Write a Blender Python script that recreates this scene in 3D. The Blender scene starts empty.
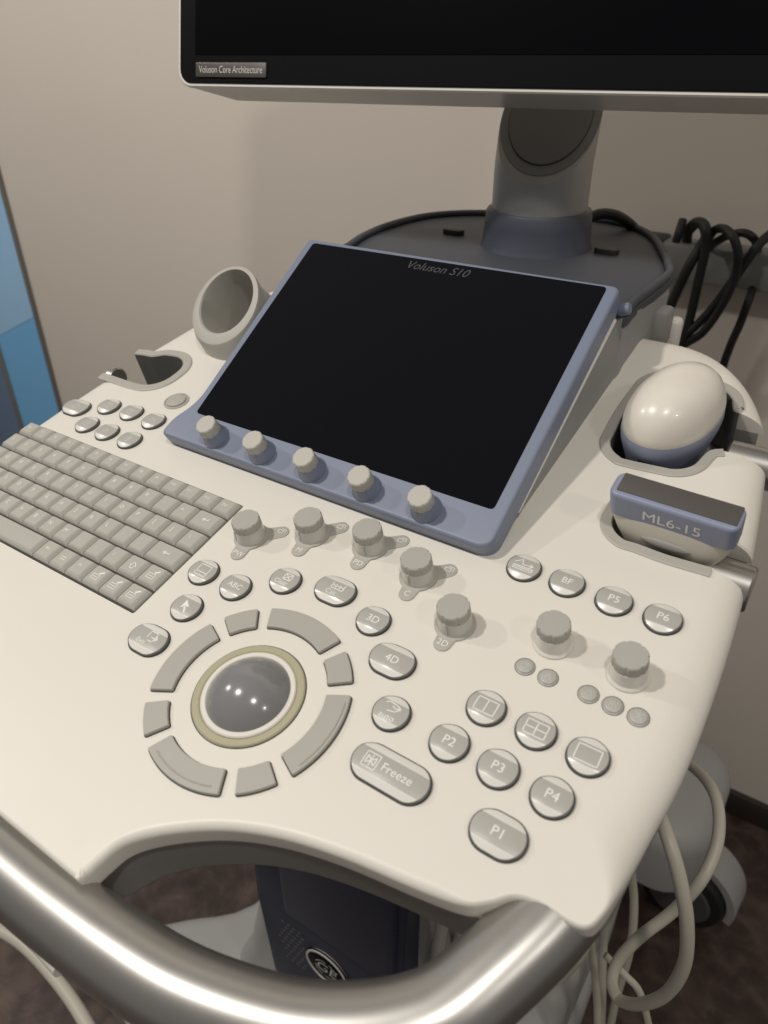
import bpy, bmesh, math, random
from mathutils import Matrix, Vector
from math import sin, cos, pi, radians, sqrt, atan2, hypot
random.seed(7)
scene = bpy.context.scene

# ------------------------------------------------------------------ camera
CAM = Vector((0.294877, -0.260979, 1.199009)); FPX = 741.725
RC = Matrix(((0.828464, 0.559985, -0.008049), (0.295574, -0.449402, -0.843015), (-0.475693, 0.696028, -0.537831)))
cam_d = bpy.data.cameras.new('camera'); cam = bpy.data.objects.new('camera', cam_d)
scene.collection.objects.link(cam); scene.camera = cam
cam_d.sensor_fit = 'VERTICAL'; cam_d.sensor_height = 36; cam_d.lens = FPX / 1024 * 36
cam_d.clip_start = .01; cam_d.clip_end = 60
right, down, fwd = RC[0], RC[1], RC[2]
cm = Matrix((right, -down, -fwd)).transposed().to_4x4(); cm.translation = CAM; cam.matrix_world = cm
cam_d.dof.use_dof = True; cam_d.dof.focus_distance = .46; cam_d.dof.aperture_fstop = 10

# ------------------------------------------------------------------ light
world = bpy.data.worlds.new('World'); scene.world = world; world.use_nodes = True
bg = world.node_tree.nodes['Background']; bg.inputs[0].default_value = (1, .955, .90, 1); bg.inputs[1].default_value = .17
def lamp(loc, power, size, col=(1, .945, .87)):
    l = bpy.data.lights.new('ceiling_lamp', 'POINT'); l.shadow_soft_size = size / 2; l.energy = power; l.color = col
    o = bpy.data.objects.new('ceiling_lamp', l); scene.collection.objects.link(o); o.location = loc
lamp((-1.73, -.625, 2.35), 42, .10)
lamp((-.51, -.625, 2.35), 52, .10)
lamp((.61, -.60, 2.35), 31, .10)
lamp((1.71, -.53, 2.35), 15, .10)
vs = scene.view_settings; vs.view_transform = 'Standard'; vs.look = 'None'; vs.exposure = -.07; vs.gamma = 1

# ------------------------------------------------------------------ frames and pixel helpers
U = .0155                                   # key pitch
PANEL = Matrix.Translation((0, 0, .95)) @ Matrix.Rotation(radians(13.5), 4, 'X')
BEZEL = PANEL @ Matrix.Translation((-.088, .042, .012)) @ Matrix.Rotation(radians(17.92), 4, 'X')
def ray(u, v): return right * ((u - 384) / FPX) + down * ((v - 512) / FPX) + fwd
def on(F, u, v, z=0):                       # where the sight line meets the plane z of frame F, in F's own metres
    I = F.inverted(); c = I @ CAM; d = I.to_3x3() @ ray(u, v)
    return c + d * ((z - c.z) / d.z)
def P(u, v, z=0): return on(PANEL, u, v, z)
def on_y(u, v, y): d = ray(u, v); return CAM + d * ((y - CAM.y) / d.y)
def on_z(u, v, z): d = ray(u, v); return CAM + d * ((z - CAM.z) / d.z)

# ------------------------------------------------------------------ materials
def mat(name, col, rough=.45, metal=0, spec=.5, grain=0, gscale=900, bump=0, bscale=2500, coat=0, tint=None, tscale=6, sss=0, aniso=0):
    m = bpy.data.materials.new(name); m.use_nodes = True; nt = m.node_tree; b = nt.nodes['Principled BSDF']
    b.inputs['Base Color'].default_value = (*col, 1); b.inputs['Roughness'].default_value = rough
    b.inputs['Metallic'].default_value = metal; b.inputs['Specular IOR Level'].default_value = spec
    b.inputs['Coat Weight'].default_value = coat
    tc = nt.nodes.new('ShaderNodeTexCoord')
    def noise(s, det=3):
        n = nt.nodes.new('ShaderNodeTexNoise'); n.inputs['Scale'].default_value = s; n.inputs['Detail'].default_value = det
        nt.links.new(tc.outputs['Object'], n.inputs['Vector']); return n
    cur = None
    if tint is not None:
        n = noise(tscale, 5); r = nt.nodes.new('ShaderNodeValToRGB'); r.color_ramp.elements[0].position = .35; r.color_ramp.elements[1].position = .65
        r.color_ramp.elements[0].color = (*tint, 1); r.color_ramp.elements[1].color = (*col, 1)
        nt.links.new(n.outputs['Fac'], r.inputs['Fac']); nt.links.new(r.outputs['Color'], b.inputs['Base Color'])
    if grain:
        n = noise(gscale); mr = nt.nodes.new('ShaderNodeMapRange')
        mr.inputs['To Min'].default_value = max(0, rough - grain); mr.inputs['To Max'].default_value = min(1, rough + grain)
        nt.links.new(n.outputs['Fac'], mr.inputs['Value']); nt.links.new(mr.outputs[0], b.inputs['Roughness'])
    if bump:
        n = noise(bscale, 2); bp = nt.nodes.new('ShaderNodeBump'); bp.inputs['Strength'].default_value = bump; bp.inputs['Distance'].default_value = .0002
        nt.links.new(n.outputs['Fac'], bp.inputs['Height']); nt.links.new(bp.outputs['Normal'], b.inputs['Normal'])
    return m
CREAM = mat('cream_plastic', (.71, .685, .63), .42, grain=.08, gscale=60, bump=.12, tint=(.70, .673, .615), tscale=5)
LIGHTGREY = mat('light_grey_plastic', (.42, .41, .385), .5, bump=.12, grain=.06)
RIMGREY = mat('rim_grey_plastic', (.40, .385, .35), .5, bump=.1)
HOUSEG = mat('housing_grey_plastic', (.27, .273, .272), .5, bump=.12, grain=.06)
POCKETSHADE = mat('pocket_shade_grey', (.13, .13, .122), .55, bump=.1)  # rim plastic inside the holders, darkened so the colour carries the recess shade
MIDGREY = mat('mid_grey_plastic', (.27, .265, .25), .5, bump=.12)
KEYGREY = mat('key_grey_plastic', (.43, .42, .385), .5, bump=.1, tint=(.405, .40, .365), tscale=25)
BTNGREY = mat('button_grey_plastic', (.41, .40, .375), .4, bump=.06)
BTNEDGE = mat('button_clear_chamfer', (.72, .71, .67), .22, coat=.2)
SEGGREY = mat('segment_grey_plastic', (.385, .372, .34), .45, bump=.1)
DARKGAP = mat('dark_gap', (.035, .034, .032), .6)
BTNSIDE = mat('button_dark_side', (.10, .10, .095), .4)
KNOBCAP = mat('knob_cap_rubber', (.385, .375, .345), .6, bump=.15)
KNOBCAPL = mat('knob_cap_pale', (.46, .445, .40), .6, bump=.15)
KNOBSIDE = mat('knob_skirt_pale', (.52, .51, .47), .3, coat=.3)
KNOBWHITE = mat('knob_skirt_clear', (.66, .64, .59), .25, coat=.4)
BLUEGREY = mat('blue_grey_plastic', (.185, .215, .30), .42, bump=.1, grain=.06)
BLUEDARK = mat('dark_blue_grey_plastic', (.050, .056, .070), .55, spec=.3, bump=.12)
NAVY = mat('navy_plastic', (.035, .043, .075), .5, bump=.1)
LAV = mat('lavender_plastic', (.235, .265, .37), .4, bump=.06)
PROBEWHITE = mat('probe_white', (.74, .70, .635), .3, coat=.25)
PROBECREAM = mat('probe_cream', (.60, .57, .50), .4)
WINDOW = mat('probe_window_rubber', (.075, .068, .062), .6)
GLASS = mat('black_glass', (.004, .004, .006), .05, spec=.25)
GLASSM = mat('black_matte_screen', (.002, .002, .003), .3, spec=.06)
BLACKPL = mat('black_plastic', (.005, .005, .006), .4, spec=.08, bump=.08)
BLACKRUB = mat('black_rubber', (.012, .012, .012), .55)
BALL = mat('trackball_grey', (.20, .20, .205), .18, spec=.55, coat=.2)
OLIVE = mat('olive_ring', (.40, .372, .255), .4, bump=.08)
WHITEPL = mat('white_plastic', (.72, .70, .65), .35)
INK = mat('white_print', (.80, .79, .76), .5)
INKDIM = mat('grey_print', (.06, .06, .065), .5)
INKMID = mat('pale_grey_print', (.55, .545, .52), .5)
INKDARK = mat('dark_grey_print', (.2, .195, .18), .5)
SILVER = mat('brushed_silver', (.45, .44, .42), .34, metal=.9, grain=.015, gscale=120)
NECKSIL = mat('neck_silver', (.40, .40, .395), .42, metal=.55, grain=.05)
NECKCOL = mat('collar_blue_grey', (.060, .068, .095), .5, bump=.1)
NECKEDGE = mat('neck_edge_grey', (.17, .17, .17), .5, bump=.1)
NECKDARK = mat('neck_dark_cover', (.125, .125, .125), .5, bump=.1)
CASTG = mat('caster_dark_grey', (.09, .09, .092), .5)
BASEGREY = mat('base_grey_plastic', (.40, .40, .395), .5, bump=.1)
CORD = mat('cream_cord', (.52, .495, .42), .42)
BADGE = mat('badge_bronze', (.085, .078, .072), .4, metal=.3)
WALLM = mat('wall_paint', (.70, .64, .57), .8, bump=.25, bscale=220, tint=(.685, .625, .555), tscale=2.5)
SKIRT = mat('dark_skirting', (.035, .028, .025), .6)
BLUEL = mat('pale_blue_laminate', (.38, .64, .94), .5, tint=(.40, .66, .94), tscale=3)
BLUED = mat('blue_laminate', (.20, .52, .90), .5, tint=(.22, .54, .90), tscale=3)
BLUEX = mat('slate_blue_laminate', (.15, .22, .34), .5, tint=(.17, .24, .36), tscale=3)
FRAMEG = mat('grey_trim', (.18, .175, .16), .5)
RAILG = mat('rail_grey', (.24, .24, .235), .5, bump=.1)
def floor_mat():
    m = bpy.data.materials.new('brown_vinyl'); m.use_nodes = True; nt = m.node_tree; b = nt.nodes['Principled BSDF']
    tc = nt.nodes.new('ShaderNodeTexCoord')
    n1 = nt.nodes.new('ShaderNodeTexNoise'); n1.inputs['Scale'].default_value = 16; n1.inputs['Detail'].default_value = 8; n1.inputs['Roughness'].default_value = .7; n1.inputs['Distortion'].default_value = .6
    n2 = nt.nodes.new('ShaderNodeTexVoronoi'); n2.inputs['Scale'].default_value = 34
    for n in (n1, n2): nt.links.new(tc.outputs['Object'], n.inputs['Vector'])
    mx = nt.nodes.new('ShaderNodeMix'); mx.data_type = 'FLOAT'; mx.inputs[0].default_value = .22
    nt.links.new(n1.outputs['Fac'], mx.inputs[2]); nt.links.new(n2.outputs['Distance'], mx.inputs[3])
    r = nt.nodes.new('ShaderNodeValToRGB'); e = r.color_ramp.elements
    e[0].position = .28; e[0].color = (.022, .013, .011, 1); e[1].position = .68; e[1].color = (.125, .085, .07, 1)
    x = e.new(.48); x.color = (.055, .034, .029, 1)
    nt.links.new(mx.outputs[0], r.inputs['Fac']); nt.links.new(r.outputs['Color'], b.inputs['Base Color'])
    b.inputs['Roughness'].default_value = .42
    return m
FLOORM = floor_mat()

# ------------------------------------------------------------------ mesh helpers
def finish(bm, name, ang=32):
    bmesh.ops.recalc_face_normals(bm, faces=bm.faces)
    me = bpy.data.meshes.new(name); bm.to_mesh(me); bm.free()
    me.polygons.foreach_set('use_smooth', [True] * len(me.polygons)); me.set_sharp_from_angle(angle=radians(ang)); return me
WM = {}
def add(name, me, mats, parent=None, F=None, label=None, cat=None, group=None, kind=None, weighted=False):
    o = bpy.data.objects.new(name, me)
    scene.collection.objects.link(o)
    if me is not None:
        for m in (mats if isinstance(mats, (list, tuple)) else [mats]):
            if len(me.materials) < (len(mats) if isinstance(mats, (list, tuple)) else 1): me.materials.append(m)
    F = F or Matrix(); WM[o] = F.copy()
    if parent is not None:
        o.parent = parent; o.matrix_basis = WM[parent].inverted() @ F
    else: o.matrix_basis = F
    if label: o['label'] = label
    if cat: o['category'] = cat
    if group: o['group'] = group
    if kind: o['kind'] = kind
    if weighted:
        w = o.modifiers.new('normals', 'WEIGHTED_NORMAL'); w.keep_sharp = True
    return o
def offset(pts, d):                          # d > 0 shrinks a counter-clockwise outline
    n = len(pts); out = []; D = d if isinstance(d, list) else [d] * n
    for i in range(n):
        d = D[i]
        a, b, c = Vector(pts[i - 1]), Vector(pts[i]), Vector(pts[(i + 1) % n])
        e1 = (b - a).normalized(); e2 = (c - b).normalized()
        n1 = Vector((-e1.y, e1.x)); n2 = Vector((-e2.y, e2.x)); m = (n1 + n2)
        if m.length < 1e-6: m = n1
        m.normalize(); k = max(.35, m.dot(n1)); out.append(tuple(b + m * (d / k)))
    return out
def ccw(pts):
    a = sum(pts[i - 1][0] * pts[i][1] - pts[i][0] * pts[i - 1][1] for i in range(len(pts)))
    return pts if a > 0 else pts[::-1]
def rings_mesh(bm, rings, cap0=True, cap1=True, mi=0):
    R = [[bm.verts.new(p) for p in r] for r in rings]; n = len(R[0])
    for a, b in zip(R, R[1:]):
        for i in range(n):
            j = (i + 1) % n
            f = bm.faces.new((a[i], a[j], b[j], b[i])); f.material_index = mi
    if cap0: bm.faces.new(R[0][::-1]).material_index = mi
    if cap1: bm.faces.new(R[-1]).material_index = mi
    return R
def slab_bm(bm, pts, z0, z1, rt=0, rb=0, n=4, mi=0):
    pts = ccw([tuple(p[:2]) for p in pts]); rings = []
    def ring(d, z): rings.append([(x, y, z) for x, y in (offset(pts, d) if abs(d) > 1e-9 else pts)])
    if rb:
        for k in range(n, -1, -1): a = k / n * pi / 2; ring(rb * (1 - cos(a)), z0 + rb * (1 - sin(a)))
    else: ring(0, z0)
    if rt:
        for k in range(n + 1): a = k / n * pi / 2; ring(rt * (1 - cos(a)), z1 - rt * (1 - sin(a)))
    else: ring(0, z1)
    return rings_mesh(bm, rings, mi=mi)
def slab(pts, z0, z1, rt=0, rb=0, n=4, name='slab', ang=32):
    bm = bmesh.new(); slab_bm(bm, pts, z0, z1, rt, rb, n); return finish(bm, name, ang)
def rrect(x0, y0, x1, y1, r, n=5):
    out = []
    for cx, cy, a0 in ((x1 - r, y1 - r, 0), (x0 + r, y1 - r, 90), (x0 + r, y0 + r, 180), (x1 - r, y0 + r, 270)):
        for k in range(n + 1): a = radians(a0 + 90 * k / n); out.append((cx + r * cos(a), cy + r * sin(a)))
    return out
def circle(r, n=40, cx=0, cy=0, ry=None): return [(cx + r * cos(2 * pi * k / n), cy + (ry or r) * sin(2 * pi * k / n)) for k in range(n)]
def capsule(r, h, n=16):
    return [(h + r * cos(radians(-90 + 180 * k / n)), r * sin(radians(-90 + 180 * k / n))) for k in range(n + 1)] + \
           [(-h + r * cos(radians(90 + 180 * k / n)), r * sin(radians(90 + 180 * k / n))) for k in range(n + 1)]
def lathe(prof, n=48, name='lathe', ang=32, rf=None):
    bm = bmesh.new()
    rings = [[(r * (rf(t, i) if rf else 1) * cos(2 * pi * t / n), r * (rf(t, i) if rf else 1) * sin(2 * pi * t / n), z) for t in range(n)] for i, (r, z) in enumerate(prof)]
    rings_mesh(bm, rings); return finish(bm, name, ang)
def smooth(pts, k=8, closed=False):
    pts = [Vector(p) for p in pts]; n = len(pts); out = []
    rng = range(n if closed else n - 1)
    for i in rng:
        g = (lambda j: pts[j % n]) if closed else (lambda j: pts[min(max(j, 0), n - 1)])
        p0, p1, p2, p3 = g(i - 1), g(i), g(i + 1), g(i + 2)
        for s in range(k):
            t = s / k
            out.append(.5 * ((2 * p1) + (p2 - p0) * t + (2 * p0 - 5 * p1 + 4 * p2 - p3) * t * t + (3 * p1 - p0 - 3 * p2 + p3) * t ** 3))
    if not closed: out.append(pts[-1])
    return out
def tube(path, r, n=14, name='tube', sx=1, up=None):
    pts = [Vector(p) for p in path]; bm = bmesh.new(); rings = []; N = None
    for i, p in enumerate(pts):
        t = (pts[min(i + 1, len(pts) - 1)] - pts[max(i - 1, 0)]).normalized()
        if up is not None: N = (up - t * up.dot(t)).normalized()
        elif N is None: N = t.orthogonal().normalized()
        else: N = (N - t * N.dot(t)).normalized()
        B = t.cross(N); rr = r[i] if isinstance(r, list) else r
        rings.append([p + (N * cos(2 * pi * k / n) + B * sin(2 * pi * k / n) * sx) * rr for k in range(n)])
    rings_mesh(bm, rings); return finish(bm, name, 50)
def box(x0, y0, z0, x1, y1, z1, bev=0, name='box', seg=2):
    bm = bmesh.new(); bmesh.ops.create_cube(bm, size=1)
    for v in bm.verts: v.co = Vector((x0 + (v.co.x + .5) * (x1 - x0), y0 + (v.co.y + .5) * (y1 - y0), z0 + (v.co.z + .5) * (z1 - z0)))
    if bev: bmesh.ops.bevel(bm, geom=bm.edges[:], offset=bev, segments=seg, affect='EDGES', profile=.5)
    return finish(bm, name)
def cut(me, cutters):                        # boolean difference, baked
    o = bpy.data.objects.new('cut_tmp', me); scene.collection.objects.link(o); tmp = [o]
    for c in cutters:
        k = bpy.data.objects.new('cut_tool', c); scene.collection.objects.link(k); tmp.append(k)
        m = o.modifiers.new('b', 'BOOLEAN'); m.operation = 'DIFFERENCE'; m.object = k; m.solver = 'EXACT'
    dg = bpy.context.evaluated_depsgraph_get(); dg.update()
    res = bpy.data.meshes.new_from_object(o.evaluated_get(dg))
    for t in tmp: bpy.data.objects.remove(t)
    res.polygons.foreach_set('use_smooth', [True] * len(res.polygons)); res.set_sharp_from_angle(angle=radians(32))
    return res
_tc = {}
def text_geo(s, size, shear=0, sp=1):        # vertices and faces of flat lettering centred on the origin
    key = (s, shear, sp)
    if key not in _tc:
        c = bpy.data.curves.new('t', 'FONT'); c.body = s; c.size = 1; c.align_x = 'CENTER'; c.align_y = 'CENTER'; c.shear = shear; c.space_character = sp; c.resolution_u = 3
        o = bpy.data.objects.new('t', c); scene.collection.objects.link(o)
        dg = bpy.context.evaluated_depsgraph_get(); me = bpy.data.meshes.new_from_object(o.evaluated_get(dg))
        _tc[key] = ([v.co.copy() for v in me.vertices], [tuple(p.vertices) for p in me.polygons])
        bpy.data.objects.remove(o); bpy.data.meshes.remove(me)
    vs_, fs = _tc[key]
    return [v * size for v in vs_], fs
def legend_bm(bm, items, z, mi=0):
    for it in items:
        if it[0] == 't':
            _, s, size, x, y = it[:5]; V, Fc = text_geo(s, size, it[5] if len(it) > 5 else 0)
            vv = [bm.verts.new((p.x + x, p.y + y, z)) for p in V]
            for f in Fc:
                try: bm.faces.new([vv[i] for i in f]).material_index = mi
                except ValueError: pass
        elif it[0] == 'p':
            bm.faces.new([bm.verts.new((x, y, z)) for x, y in it[1]]).material_index = mi
        else:
            pts = it[1]; w = it[2] / 2; pts = [Vector(p) for p in pts]
            for a, b in zip(pts, pts[1:]):
                t = (b - a).normalized(); nn = Vector((-t.y, t.x)) * w; a2 = a - t * w; b2 = b + t * w
                f = bm.faces.new([bm.verts.new((q.x, q.y, z)) for q in (a2 - nn, b2 - nn, b2 + nn, a2 + nn)]); f.material_index = mi
def flat(bm, name):
    me = bpy.data.meshes.new(name); 
    for f in bm.faces:
        f.normal_update()
        if f.normal.z < 0: f.normal_flip()
    bm.to_mesh(me); bm.free(); return me
def rectline(x0, y0, x1, y1, w): return ('l', [(x0, y0), (x1, y0), (x1, y1), (x0, y1), (x0, y0)], w)
T = Matrix.Translation
def Rz(a): return Matrix.Rotation(radians(a), 4, 'Z')

# ================================================================== SETTING
WY = .80
wall = add('wall', box(-4, WY, -.02, 3, WY + .1, 3, name='wall'), WALLM, kind='structure')
add('floor', box(-4, -3, -.05, 3, WY, 0, name='floor'), FLOORM, kind='structure')
add('skirting_board', box(-1.497, WY - .012, .001, 3, WY - .0005, .053, .002), SKIRT, wall)

# ================================================================== THE MACHINE
machine = add('ultrasound_machine', None, [], F=T((.031, .3, 0)),
              label='cream and grey ultrasound machine on casters with large black monitor, touch screen and control panel', cat='ultrasound machine')
XC = .031
# ---- control panel shell
half = [(0, -.192), (.03, -.192), (.054, -.192), (.0572, -.1915), (.0580, -.188), (.0590, -.182), (.0625, -.171), (.075, -.1585), (.096, -.1445), (.12, -.1345), (.148, -.1275), (.18, -.1225), (.199, -.1185), (.2075, -.1130), (.2145, -.1065), (.224, -.1040), (.236, -.1045), (.2420, -.1025), (.2450, -.096), (.2468, -.085),
        (.2495, -.06), (.253, -.02), (.252, .04), (.2475, .10), (.241, .15), (.233, .195), (.222, .228), (.205, .258), (.183, .280), (.158, .2905), (.125, .292)]
hs = [(v.x, v.y) for v in smooth([(x, y, 0) for x, y in half], 5)]
outline = [(XC + x, y) for x, y in hs] + [(XC - x, y) for x, y in hs[::-1][:-1]]
outline = ccw(outline)
def soft(p):                                   # how far the rounding reaches in: wide along the sides, tight round the hand openings
    y = p[1]; t = min(1, max(0, (y + .093) / .03)); u_ = min(1, max(0, (abs(p[0] - XC) - .19) / .01)); return .004 - .0022 * u_ * (1 - t) - .0020 * (y < -.188) + .018 * t * t * (3 - 2 * t)
RX = [soft(p) for p in outline]
RXZ = [.004 + (r - .004) * .5 for r in RX]
bm = bmesh.new(); NR = 10; rr_ = [[(x, y, -.013) for x, y in outline]]
for k in range(NR + 1):
    a = k / NR * pi / 2
    rr_.append([(x, y, -h * (1 - sin(a))) for (x, y), h in zip(offset(outline, [r * (1 - cos(a)) for r in RX]), [min(.0128, h) for h in RXZ])])
rings_mesh(bm, rr_); top_shell = finish(bm, 'panel', 40)
half_low = [(0, -.189), (.03, -.189), (.046, -.188), (.054, -.181), (.0605, -.169), (.074, -.1555), (.096, -.1415), (.12, -.1315), (.148, -.1245), (.18, -.1195), (.21, -.1155), (.228, -.110), (.238, -.102),
            (.2445, -.085), (.247, -.06), (.2505, -.02), (.2495, .04), (.245, .10), (.2385, .15), (.2305, .195), (.2195, .226), (.2025, .2555), (.181, .2775), (.157, .288), (.125, .2895)]
hl_ = [(v.x, v.y) for v in smooth([(x, y, 0) for x, y in half_low], 4)]
low = ccw([(XC + x, y) for x, y in hl_] + [(XC - x, y) for x, y in hl_[::-1][:-1]])
low_shell = slab(low, -.05, -.0128, 0, .004, 4, 'under')
def stadium(x0, y0, x1, y1, r): return rrect(x0, y0, x1, y1, r, 8)
# probe pockets (main hole + slot to the outside), as open rim paths that run from one slot lip round to the other
def arc(cx, cy, r, a0, a1, n=8): return [(cx + r * cos(radians(a0 + (a1 - a0) * k / n)), cy + r * sin(radians(a0 + (a1 - a0) * k / n))) for k in range(n + 1)]
pk1 = [(.2415, .1785), (.2355, .1745)] + arc(.2165, .1655, .0165, -8, -88, 6) + arc(.197, .166, .019, -100, -178, 6) + [(.1765, .19), (.177, .215)] + arc(.196, .224, .0185, 178, 92, 6) + arc(.216, .222, .0195, 88, 10, 6) + [(.2375, .2195), (.2405, .2185)]
pk2 = [(.262, .0845), (.24, .0835), (.224, .0845)] + arc(.2205, .1005, .0165, -100, -180, 6) + arc(.2205, .112, .0165, 180, 92, 6) + [(.235, .1285), (.25, .126), (.2585, .118), (.262, .109)]
pkL = [(2 * XC - .0 - x, y) for x, y in pk2]
pkL = [(-.216, .0855), (-.198, .0852), (-.181, .0850)] + arc(-.1735, .1045, .0190, -92, 0, 7) + arc(-.1735, .1105, .0190, 0, 92, 7) + [(-.186, .1275), (-.195, .1215), (-.204, .1205), (-.2135, .1185)]
def pocket_tool(path, out, d):
    xo = .34 if out > 0 else -.28
    pts = path + [(xo, path[-1][1]), (xo, path[0][1])]
    return slab(pts, -d, .02, name='tool')
tools = [pocket_tool(pk1, 1, .06), pocket_tool(pk2, 1, .06), pocket_tool(pkL, -1, .06)]
kb_out = rrect(-14.04 * U, -5.17 * U, .05 * U, .95 * U, .0012, 2)
kb_tool = slab(kb_out, -.006, .02, name='tool')
cn = Vector((-.061, -.585, .809)).normalized(); cx_ = Vector((1, 0, 0)); cx_ = (cx_ - cn * cx_.dot(cn)).normalized(); cy_ = cn.cross(cx_)
CUPL = Matrix((cx_, cy_, cn)).transposed().to_4x4(); CUPL.translation = Vector((-.139, .167, .0365))
bore = lathe([(.001, -.09), (.0262, -.09), (.0262, .01), (.001, .01)], 48, 'tool'); bore.transform(CUPL); bore2 = bore.copy()
panel_me = cut(top_shell, tools + [kb_tool, bore])
under_me = cut(low_shell, [pocket_tool(pk1, 1, .045), pocket_tool(pk2, 1, .045), pocket_tool(pkL, -1, .045), bore2])
bm = bmesh.new(); bm.from_mesh(panel_me)
for f in bm.faces:
    if f.normal.z > .99995 and f.calc_center_median().z > -.0005:
        for e in f.edges: e.smooth = False
bm.to_mesh(panel_me); bm.free()
panel = add('control_panel', panel_me, CREAM, machine, PANEL)
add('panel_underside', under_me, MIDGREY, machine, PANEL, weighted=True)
def liner(path, w=.0055, depth=.047):
    n = len(path); L = []; 
    for i, p in enumerate(path):
        a = Vector(path[max(i - 1, 0)]); b = Vector(path[min(i + 1, n - 1)]); t = (b - a).normalized(); L.append(Vector((-t.y, t.x)))
    cx = sum(p[0] for p in path) / n; cy = sum(p[1] for p in path) / n
    s = sum((Vector(p) - Vector((cx, cy))).dot(l) for p, l in zip(path, L)); sg = 1 if s > 0 else -1
    bm = bmesh.new(); cols = []
    for p, l in zip(path, L):
        o = Vector(p) + l * sg * w; o2 = Vector(p) + l * sg * (w - .0008); i2 = Vector(p) - l * sg * .0012; i1 = Vector(p) - l * sg * .0005
        cols.append([bm.verts.new((q.x, q.y, z)) for q, z in ((o, -.0005), (o, .0006), (o2, .0011), (i1, .0011), (i2, .0002), (i2, -depth))])
    for a, b in zip(cols, cols[1:]):
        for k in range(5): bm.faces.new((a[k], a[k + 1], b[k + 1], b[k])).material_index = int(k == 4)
    return finish(bm, 'rim')
for pk in (pk1, pk2, pkL):
    pp = [(v.x, v.y) for v in smooth([(x, y, 0) for x, y in pk], 3)]
    add('probe_holder_rim', liner(pp, .0065 if pk is pkL else .0055), [RIMGREY, POCKETSHADE], machine, PANEL)
    xs = [p[0] for p in pk]; ys = [p[1] for p in pk]
    add('probe_holder_floor', box(min(xs) - .002, min(ys) - .002, -.06, max(xs) + .004, max(ys) + .002, -.048), POCKETSHADE, machine, PANEL)
# silver cable gates in the pocket mouths
def gate(cx, cy, ln, r, z, tilt=0):
    prof = [(0.0005, 0), (r - .0012, 0), (r, .0012), (r, ln - .0012), (r - .0012, ln), (.0005, ln)]
    F = PANEL @ T((cx, cy, z)) @ Rz(tilt) @ Matrix.Rotation(radians(90), 4, 'Y')
    add('cable_gate', lathe(prof, 32), SILVER, machine, F)
gate(.2425, .1915, .036, .0125, -.0165)
gate(.2565, .0935, .0255, .0125, -.0155)
gate(-.2165, .092, .006, .010, -.0085)

# ---- handle: silver rail round the front
hp = [(.2600, -.0925), (.2560, -.107), (.2488, -.1265), (.2405, -.1462), (.2323, -.1574), (.2183, -.1696), (.1976, -.182), (.1732, -.1911), (.1449, -.1981), (.1157, -.2015), (.085, -.2035), (.055, -.2045)]
full = [(x, y, -.0172) for x, y in hp] + [(2 * XC - x, y, -.0172) for x, y in hp[::-1]]
add('front_handle', tube(smooth(full, 6), .0168, 32, 'handle', up=Vector((0, 0, 1))), SILVER, machine, PANEL)

# ---- keyboard
kb = add('keyboard', slab(rrect(-14.02 * U, -5.15 * U, .03 * U, .93 * U, .001, 2), -.0055, -.0028, name='keyboard'), DARKGAP, machine, PANEL)
rows = [
    (0, .91, [(s, 1) for s in ('Esc', 'F1', 'F2', 'F3', 'F4', 'F5', 'F6', 'F7', 'F8', 'F9', 'F10', 'F11', 'F12', 'Del')]),
    (-1.025, 0, [(s, 1.05) for s in '1234567890-='] + [('<-', 1.4)]),
    (-2.05, -1.025, [('Tab', 1)] + [(s, 1) for s in 'QWERTYUIOP[]\\']),
    (-3.075, -2.05, [('Caps', 1.28)] + [(s, 1) for s in "ASDFGHJKL;'"] + [('<-', 1.72)]),
    (-4.1, -3.075, [('Shift', 1.85)] + [(s, 1) for s in 'ZXCVBNM,./'] + [('^', 1.1), ('@1', 1.05)]),
    (-5.12, -4.1, [('Ctrl', 1.2), ('Fn', 1.2), ('Alt', 1.2), ('', 4.34)] + [('Alt', 1.01), ('#', 1.01), ('Fn', 1.01), ('@2', 1.01), ('@3', 1.01), ('@4', 1.01)]),
]
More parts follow.
